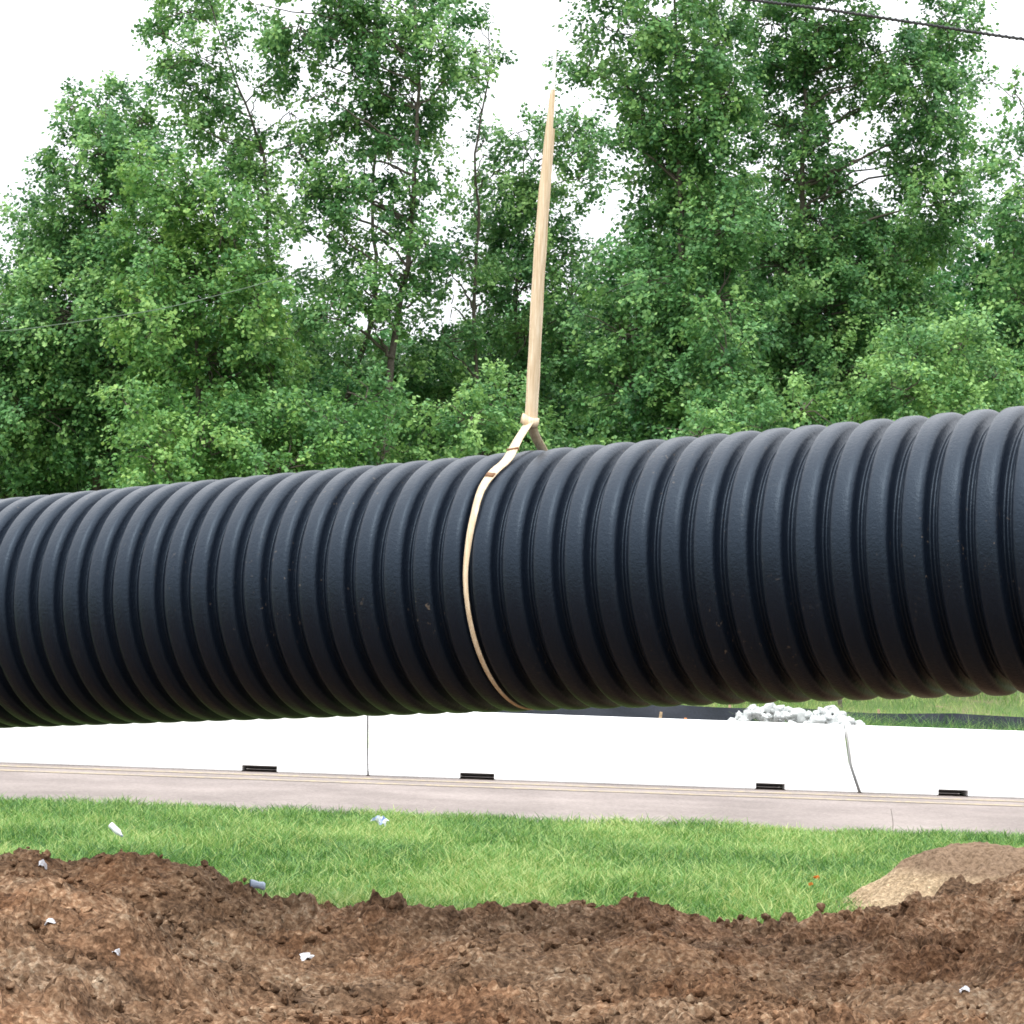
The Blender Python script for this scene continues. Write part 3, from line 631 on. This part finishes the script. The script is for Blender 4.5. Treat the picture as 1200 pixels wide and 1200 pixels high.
tot += make_tree('broadleaf_tree', 'big tree with a full light green crown just right of the sling', 'tree', 0, 37, [(800, 800), (805, 560), (800, 350), (795, 150), (790, -40)],
    [(690, 85, 26, 34, .6), (720, 40, 36, 34, .9), (735, 95, 36, 36, .9), (775, 25, 34, 34, .9), (800, 70, 44, 44, 1.2), (845, 50, 36, 50, 1.2), (760, 140, 44, 36, 1.0), (820, 140, 50, 46, 1.2), (855, 110, 34, 40, 1.1), (715, 165, 26, 22, .7), (765, 185, 44, 34, 1.1), (825, 205, 54, 40, 1.2),
     (790, 250, 50, 34, 1.2), (850, 270, 56, 44, 1.2), (800, 300, 54, 36, 1.2), (760, 330, 44, 30, 1.0), (840, 350, 60, 44, 1.3), (730, 390, 50, 40, 1.2), (790, 400, 60, 46, 1.2), (855, 420, 40, 60, 1.3, -2.), (740, 460, 70, 44, 1.2), (830, 490, 60, 46, 1.2), (770, 560, 110, 50, 1.1), (780, -50, 110, 50, 1)], LEAF, tr=.17, **D_)
tot += make_tree('broadleaf_tree', 'tall wide tree under the black cable in the right half', 'tree', 0, 40, [(930, 800), (935, 560), (940, 350), (942, 150), (945, -60)],
    [(905, 25, 44, 40, 1), (960, 30, 48, 40, 1), (1010, 55, 40, 36, .9), (925, 85, 50, 40, 1.1), (985, 100, 44, 34, .9), (1055, 80, 40, 36, 1.1), (1110, 30, 34, 50, 1.2), (1090, 95, 44, 40, 1.1), (1035, 120, 36, 24, .8), (920, 150, 46, 36, 1.0), (975, 165, 36, 24, .7), (1060, 160, 40, 24, .8), (1100, 140, 44, 30, .9),
     (930, 210, 50, 34, 1.1), (990, 200, 30, 22, .6), (1040, 195, 34, 24, .7), (1095, 190, 44, 34, 1.1), (960, 260, 56, 34, 1.1), (1030, 255, 34, 24, .8), (1100, 240, 40, 34, 1.2), (920, 310, 56, 44, 1.2), (985, 310, 50, 34, 1.2), (1050, 300, 40, 34, 1.1), (1110, 285, 44, 28, 1.1), (960, 370, 70, 44, 1.3),
     (1040, 370, 56, 44, 1.2), (900, 400, 60, 46, 1.2), (980, 440, 90, 44, 1.2), (910, 490, 80, 44, 1.2), (1010, 500, 80, 44, 1.1), (960, 570, 130, 50, 1), (960, -50, 120, 40, 1)], LEAF, tr=.18, **D_)
tot += make_tree('broadleaf_tree', 'open-branched tree reaching into the picture at the right edge', 'tree', 0, 36.5, [(1230, 800), (1225, 500), (1215, 300), (1205, 130)],
    [(1190, 110, 24, 34, .5), (1150, 95, 20, 20, .4), (1195, 160, 30, 22, .7), (1170, 190, 30, 26, .9), (1195, 230, 30, 22, .8), (1160, 260, 30, 18, .5), (1185, 300, 34, 24, .9), (1150, 320, 28, 18, .7), (1195, 350, 34, 22, .9), (1150, 390, 50, 26, 1.2), (1195, 420, 40, 36, 1.2), (1120, 430, 60, 36, 1.3, -1.5), (1070, 440, 50, 36, 1.2, -1.5), (1160, 480, 70, 40, 1.2), (1230, 250, 50, 60, 1), (1240, 380, 60, 80, 1.1), (1180, 560, 110, 60, 1)], LEAF, tr=.13, tintk=.06, **D_)
# undergrowth in front of the trees
U = 'leafy saplings along the front of the wood'
for lab_, x_, Y_, lbs, m_, tk in (
    ('bright yellow green sapling in front of the dark cone-shaped tree', 205, 33.5, [(150, 478, 18, 26, .9), (190, 505, 38, 26, 1.2), (180, 540, 44, 34, 1.3), (240, 520, 44, 34, 1.2), (210, 590, 70, 40, 1)], LEAF_Y, -.02),
    ('spreading yellowish sapling behind the pipe left of the sling', 330, 34.5, [(320, 480, 40, 24, .9), (290, 510, 50, 30, 1.3), (350, 510, 50, 30, 1.2), (395, 500, 46, 30, 1.1), (330, 550, 80, 36, 1.1)], LEAF_Y, -.12),
    ('bushy sapling at the foot of the open tree left of the sling', 440, 35, [(430, 470, 40, 34, 1), (450, 520, 44, 34, 1), (400, 530, 50, 30, 1)], LEAF, .1),
    ('rounded green bush under the strap junction', 560, 35, [(550, 490, 40, 30, 1.3), (590, 480, 40, 34, 1.2), (575, 530, 60, 34, 1.2)], LEAF, .15),
    ('light leafy branch-like sapling in front of the wide tree at the right', 985, 33.5, [(1080, 420, 40, 30, 1.1), (1130, 400, 44, 26, 1.2), (1060, 460, 50, 26, 1.2), (1170, 440, 50, 30, 1.2), (1110, 500, 70, 36, 1)], LEAF, .16),
    ('low dark leafy bush behind the pipe near the right edge', 880, 34, [(870, 500, 50, 26, 1.1), (940, 480, 44, 24, 1), (820, 510, 44, 26, 1.1)], LEAF, 0.05)):
    tot += make_tree('sapling', lab_, 'sapling', 0, Y_, [(x_, 800), (x_ + 5, 620), (x_, 500)], lbs, m_, tr=.06, group=U, lsize=.092, tintk=tk, dens=1.1)
# second row deeper in the wood
BGN = 'trees deeper in the wood'
bgs = [(-60, 350), (60, 380), (180, 330), (290, 360), (400, 430), (520, 440), (640, 380), (740, 300), (850, 250), (960, 260), (1060, 300), (1160, 300), (1270, 280)]
BGL = ['off the left edge behind the cone-shaped tree', 'directly behind the cone-shaped tree', 'behind the light green rounded tree', 'behind the tall left-leaning tree',
       'behind the forked thin grey stem', 'behind the slender leafless stem and open tree', 'behind the hanging strap', 'behind the sky gap right of the strap', 'behind the full light green crown', 'behind the trunk under the cable',
       'behind the right half of the wide tree', 'behind the open-branched tree at the right edge', 'off the right edge of the picture']
for k, (bx0, top) in enumerate(bgs):
    lbs = []
    y = top
    while y < 640:
        r = 34 + (y - top) * .15
        for q in range(2): lbs.append((bx0 + random.uniform(-50, 50), y + random.uniform(-12, 12), min(r + 14, 72), min(r, 44), 1.0 if y > 420 else .7, random.uniform(-2, 2)))
        y += 38
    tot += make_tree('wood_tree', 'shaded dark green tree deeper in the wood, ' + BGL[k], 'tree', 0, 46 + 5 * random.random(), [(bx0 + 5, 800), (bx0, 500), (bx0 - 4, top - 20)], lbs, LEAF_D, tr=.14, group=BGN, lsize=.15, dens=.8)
# ------------------------------------------------------------------ cables
CAB = simple('black cable', (.03, .03, .032), .6, .3, .2, 20, 0)
def cable(name, K, r, m, twist=0):
    P = smoothpath(K, 160); pl = [(P, np.full(160, r))]
    if twist:
        t = np.linspace(0, 1, 1600); Q = np.stack([np.interp(t * 159, np.arange(160), P[:, i]) for i in range(3)], -1)
        an = t * 2 * math.pi * twist; Q[:, 2] += np.sin(an) * r * 1.0; Q[:, 1] += np.cos(an) * r * 1.0
        pl.append((Q, np.full(1600, r * .55)))
    V, Fc = tubes(pl, 8); return link(name, npmesh(name, V, Fc), m, smooth=True)
K = [at(500, -75, Y=38), at(700, -30, Y=38), at(860, -3, Y=38), at(960, 10, Y=38), at(1080, 28, Y=38), at(1200, 46, Y=38), at(1400, 70, Y=38), at(1700, 100, Y=38)]
tag(cable('overhead_cable', K, .022, CAB, 120), 'thick black twisted overhead cable crossing the top right corner', 'cable')
WIRE = simple('grey green wire', (.12, .16, .12), .7, .3, .1, 20, 0)
K = [at(-150, 392, Y=45.5), at(0, 388, Y=45.5), at(70, 380, Y=45.5), at(133, 371, Y=45.5), at(193, 361, Y=45.5), at(267, 343, Y=45.5), at(325, 327, Y=45.5), at(420, 298, Y=46)]
tag(cable('thin_wire', K, .008, WIRE), 'thin pale wire sagging across the left trees', 'wire')
# ------------------------------------------------------------------ litter
WHITE = simple('white litter plastic', (.78, .80, .84), .4, .5, .08, 30); BLUEW = simple('pale blue litter print', (.35, .45, .75), .5, .4, .2, 30)
DKB = simple('dark blue can', (.05, .08, .14), .35, .5, .2, 20); GREYC = simple('bluish grey can side', (.30, .36, .45), .35, .5, .2, 20)
ORG = simple('orange leaf', (.65, .22, .05), .7, .2, .2, 20)
def bottle(px, py, Yd, lab_, ang):
    p = at(px, py, Y=Yd); z = max(p.z, .03)
    r = empty('plastic_bottle', (p.x, p.y, z))
    pr = [(u * .7, v * .75) for u, v in [(0, .001), (.003, .028), (.02, .032), (.06, .030), (.07, .033), (.12, .032), (.15, .02), (.165, .012), (.17, .012)]]
    a = np.arange(16) * 2 * math.pi / 16; d = np.array([math.cos(ang), math.sin(ang) * .3, math.sin(ang)]); d /= np.linalg.norm(d)
    s = np.cross(d, [0, 1, 0]); s /= np.linalg.norm(s); t = np.cross(d, s)
    f = lambda pp: np.array([[(d * u + (s * math.cos(q) + t * math.sin(q)) * rr * .95) for q in a] for u, rr in pp]).reshape(-1, 3)
    link('body', npmesh('body', f(pr), grid_faces(len(pr), 16, True)), WHITE, r, True, False)
    link('cap', npmesh('cap', f([(.117, .0105), (.13, .0105), (.131, .001)]), grid_faces(3, 16, True)), GREYC, r, True, False)
    tag(r, lab_, 'bottle')
bottle(129, 966, 17.4, 'clear white plastic bottle lying in the grass at the left', -.7)
def crumple(name, px, py, Yd, size, m, lab_, cat, m2=None, zmin=None):
    if zmin == 'soil': p = at(px, py, Y=Yd)
    else: p = at(px, py, Y=Yd)
    bm = bmesh.new(); bmesh.ops.create_grid(bm, x_segments=10, y_segments=8, size=.5)
    sd = random.random() * 50
    for v in bm.verts:
        x, y = v.co.x, v.co.y
        v.co.z = (float(vn(np.array(x * 4 + sd), np.array(y * 4 + sd))) - .5) * .9 + .25 * math.cos(x * 4)
        v.co.x *= size[0]; v.co.y *= size[0] * .5; v.co.z *= size[1]
        v.co.x += size[0] * .15 * (float(vn(np.array(y * 5 + sd), np.array(x * 3))) - .5)
    bmesh.ops.solidify(bm, geom=bm.faces[:], thickness=.002)
    me = bpy.data.meshes.new(name); bm.to_mesh(me); bm.free()
    o = link(name, me, m); o.location = p; o.rotation_euler = (R(40), random.uniform(-.3, .3), random.uniform(-.3, .3))
    if m2:
        me.materials.append(m2)
        for f in me.polygons:
            if f.index % 5 in (1, 2): f.material_index = 1
    tag(o, lab_, cat)
crumple('litter_wrapper', 445, 962, 20.4, (.13, .09), WHITE, 'crumpled white and blue wrapper in the grass near the road edge', 'wrapper', BLUEW)
def on_soil(px, py):
    Ys = 11.3
    for Ys in np.linspace(8, 15.8, 1200):
        p = at(px, py, Y=Ys)
        if p.z < hz(p.x, p.y): return p
    return at(px, py, Y=14)
def scrap(px, py, lab_, w_, h_, m, cat='scrap', name='paper_scrap'):
    p = on_soil(px, py); o0 = len(bpy.data.objects)
    crumple(name, px, py, p.y - .02, (w_, h_), m, lab_, cat)
scrap(362, 1122, 'flat white scrap lying on the brown soil below the middle left', .085, .05, WHITE)
scrap(50, 1014, 'small curled white scrap near the top of the soil at the left edge', .05, .06, WHITE)
scrap(58, 1082, 'small curled white scrap lower on the soil at the left edge', .05, .06, WHITE)
scrap(136, 1116, 'tiny white scrap low on the soil between the left edge and the flat scrap', .04, .04, WHITE)
scrap(1130, 1160, 'small white scrap on the soil at the lower right', .045, .03, WHITE)
p = on_soil(297, 1040); p = Vector((p.x, p.y, p.z + .02)); r = empty('drink_can', p)
a = np.arange(20) * 2 * math.pi / 20
f = lambda pp: np.array([[(u, rr * math.cos(q) + .25 * u, rr * math.sin(q) - .2 * u) for q in a] for u, rr in pp]).reshape(-1, 3)
link('body', npmesh('body', f([(-.015, .024), (.0, .025), (.03, .020), (.055, .025), (.066, .02), (.064, .001)]), grid_faces(6, 20, True)), GREYC, r, True, False)
link('can_end', npmesh('can_end', f([(-.014, .025), (-.02, .022), (-.018, .019), (-.015, .001)]), grid_faces(4, 20, True)), DKB, r, True, False)
tag(r, 'crushed blue grey drink can on the edge of the soil beside the grass', 'can')
crumple('orange_leaf', 957, 1028, 16.7, (.04, .03), ORG, 'small orange leaf in the grass left of the sand heap', 'leaf')
crumple('orange_leaf', 950, 1036, 16.4, (.03, .03), ORG, 'smaller orange leaf just below the other one in the grass', 'leaf')

# small stakes in front of the silt fence, and a dry stalk by the road edge
for px, top, m_, lab_ in ((772, 834, WOOD, 'short pale wooden stake just above the barrier top, left of the rubble heap'), (801, 841, ORG, 'short stake with an orange tip just above the barrier top, nearest the rubble heap')):
    p = at(px, top, Y=36.2); bm = bmesh.new(); bmesh.ops.create_cone(bm, cap_ends=True, segments=4, radius1=.045, radius2=.028, depth=p.z, matrix=Matrix.Translation((p.x, 36.2, p.z / 2)) @ Matrix.Rotation(.1, 4, 'Y') @ Matrix.Rotation(R(45), 4, 'Z'))
    bmesh.ops.bevel(bm, geom=bm.edges[:], offset=.004, affect='EDGES'); me = bpy.data.meshes.new('survey_stake'); bm.to_mesh(me); bm.free()
    tag(link('survey_stake', me, m_), lab_, 'stake', 'survey stakes behind the barrier')
p = at(1045, 976, Y=22.3); q = at(1044, 948, Y=22.3)
V, Fc = tubes([(smoothpath([(p.x, 22.3, 0), (p.x + .01, 22.3, q.z * .5), (q.x, 22.3, q.z)], 12), np.linspace(.004, .002, 12))], 5)
tag(link('dry_stalk', npmesh('dry_stalk', V, Fc), BARK), 'thin dark dry stalk standing at the road edge left of the sand heap', 'stalk')
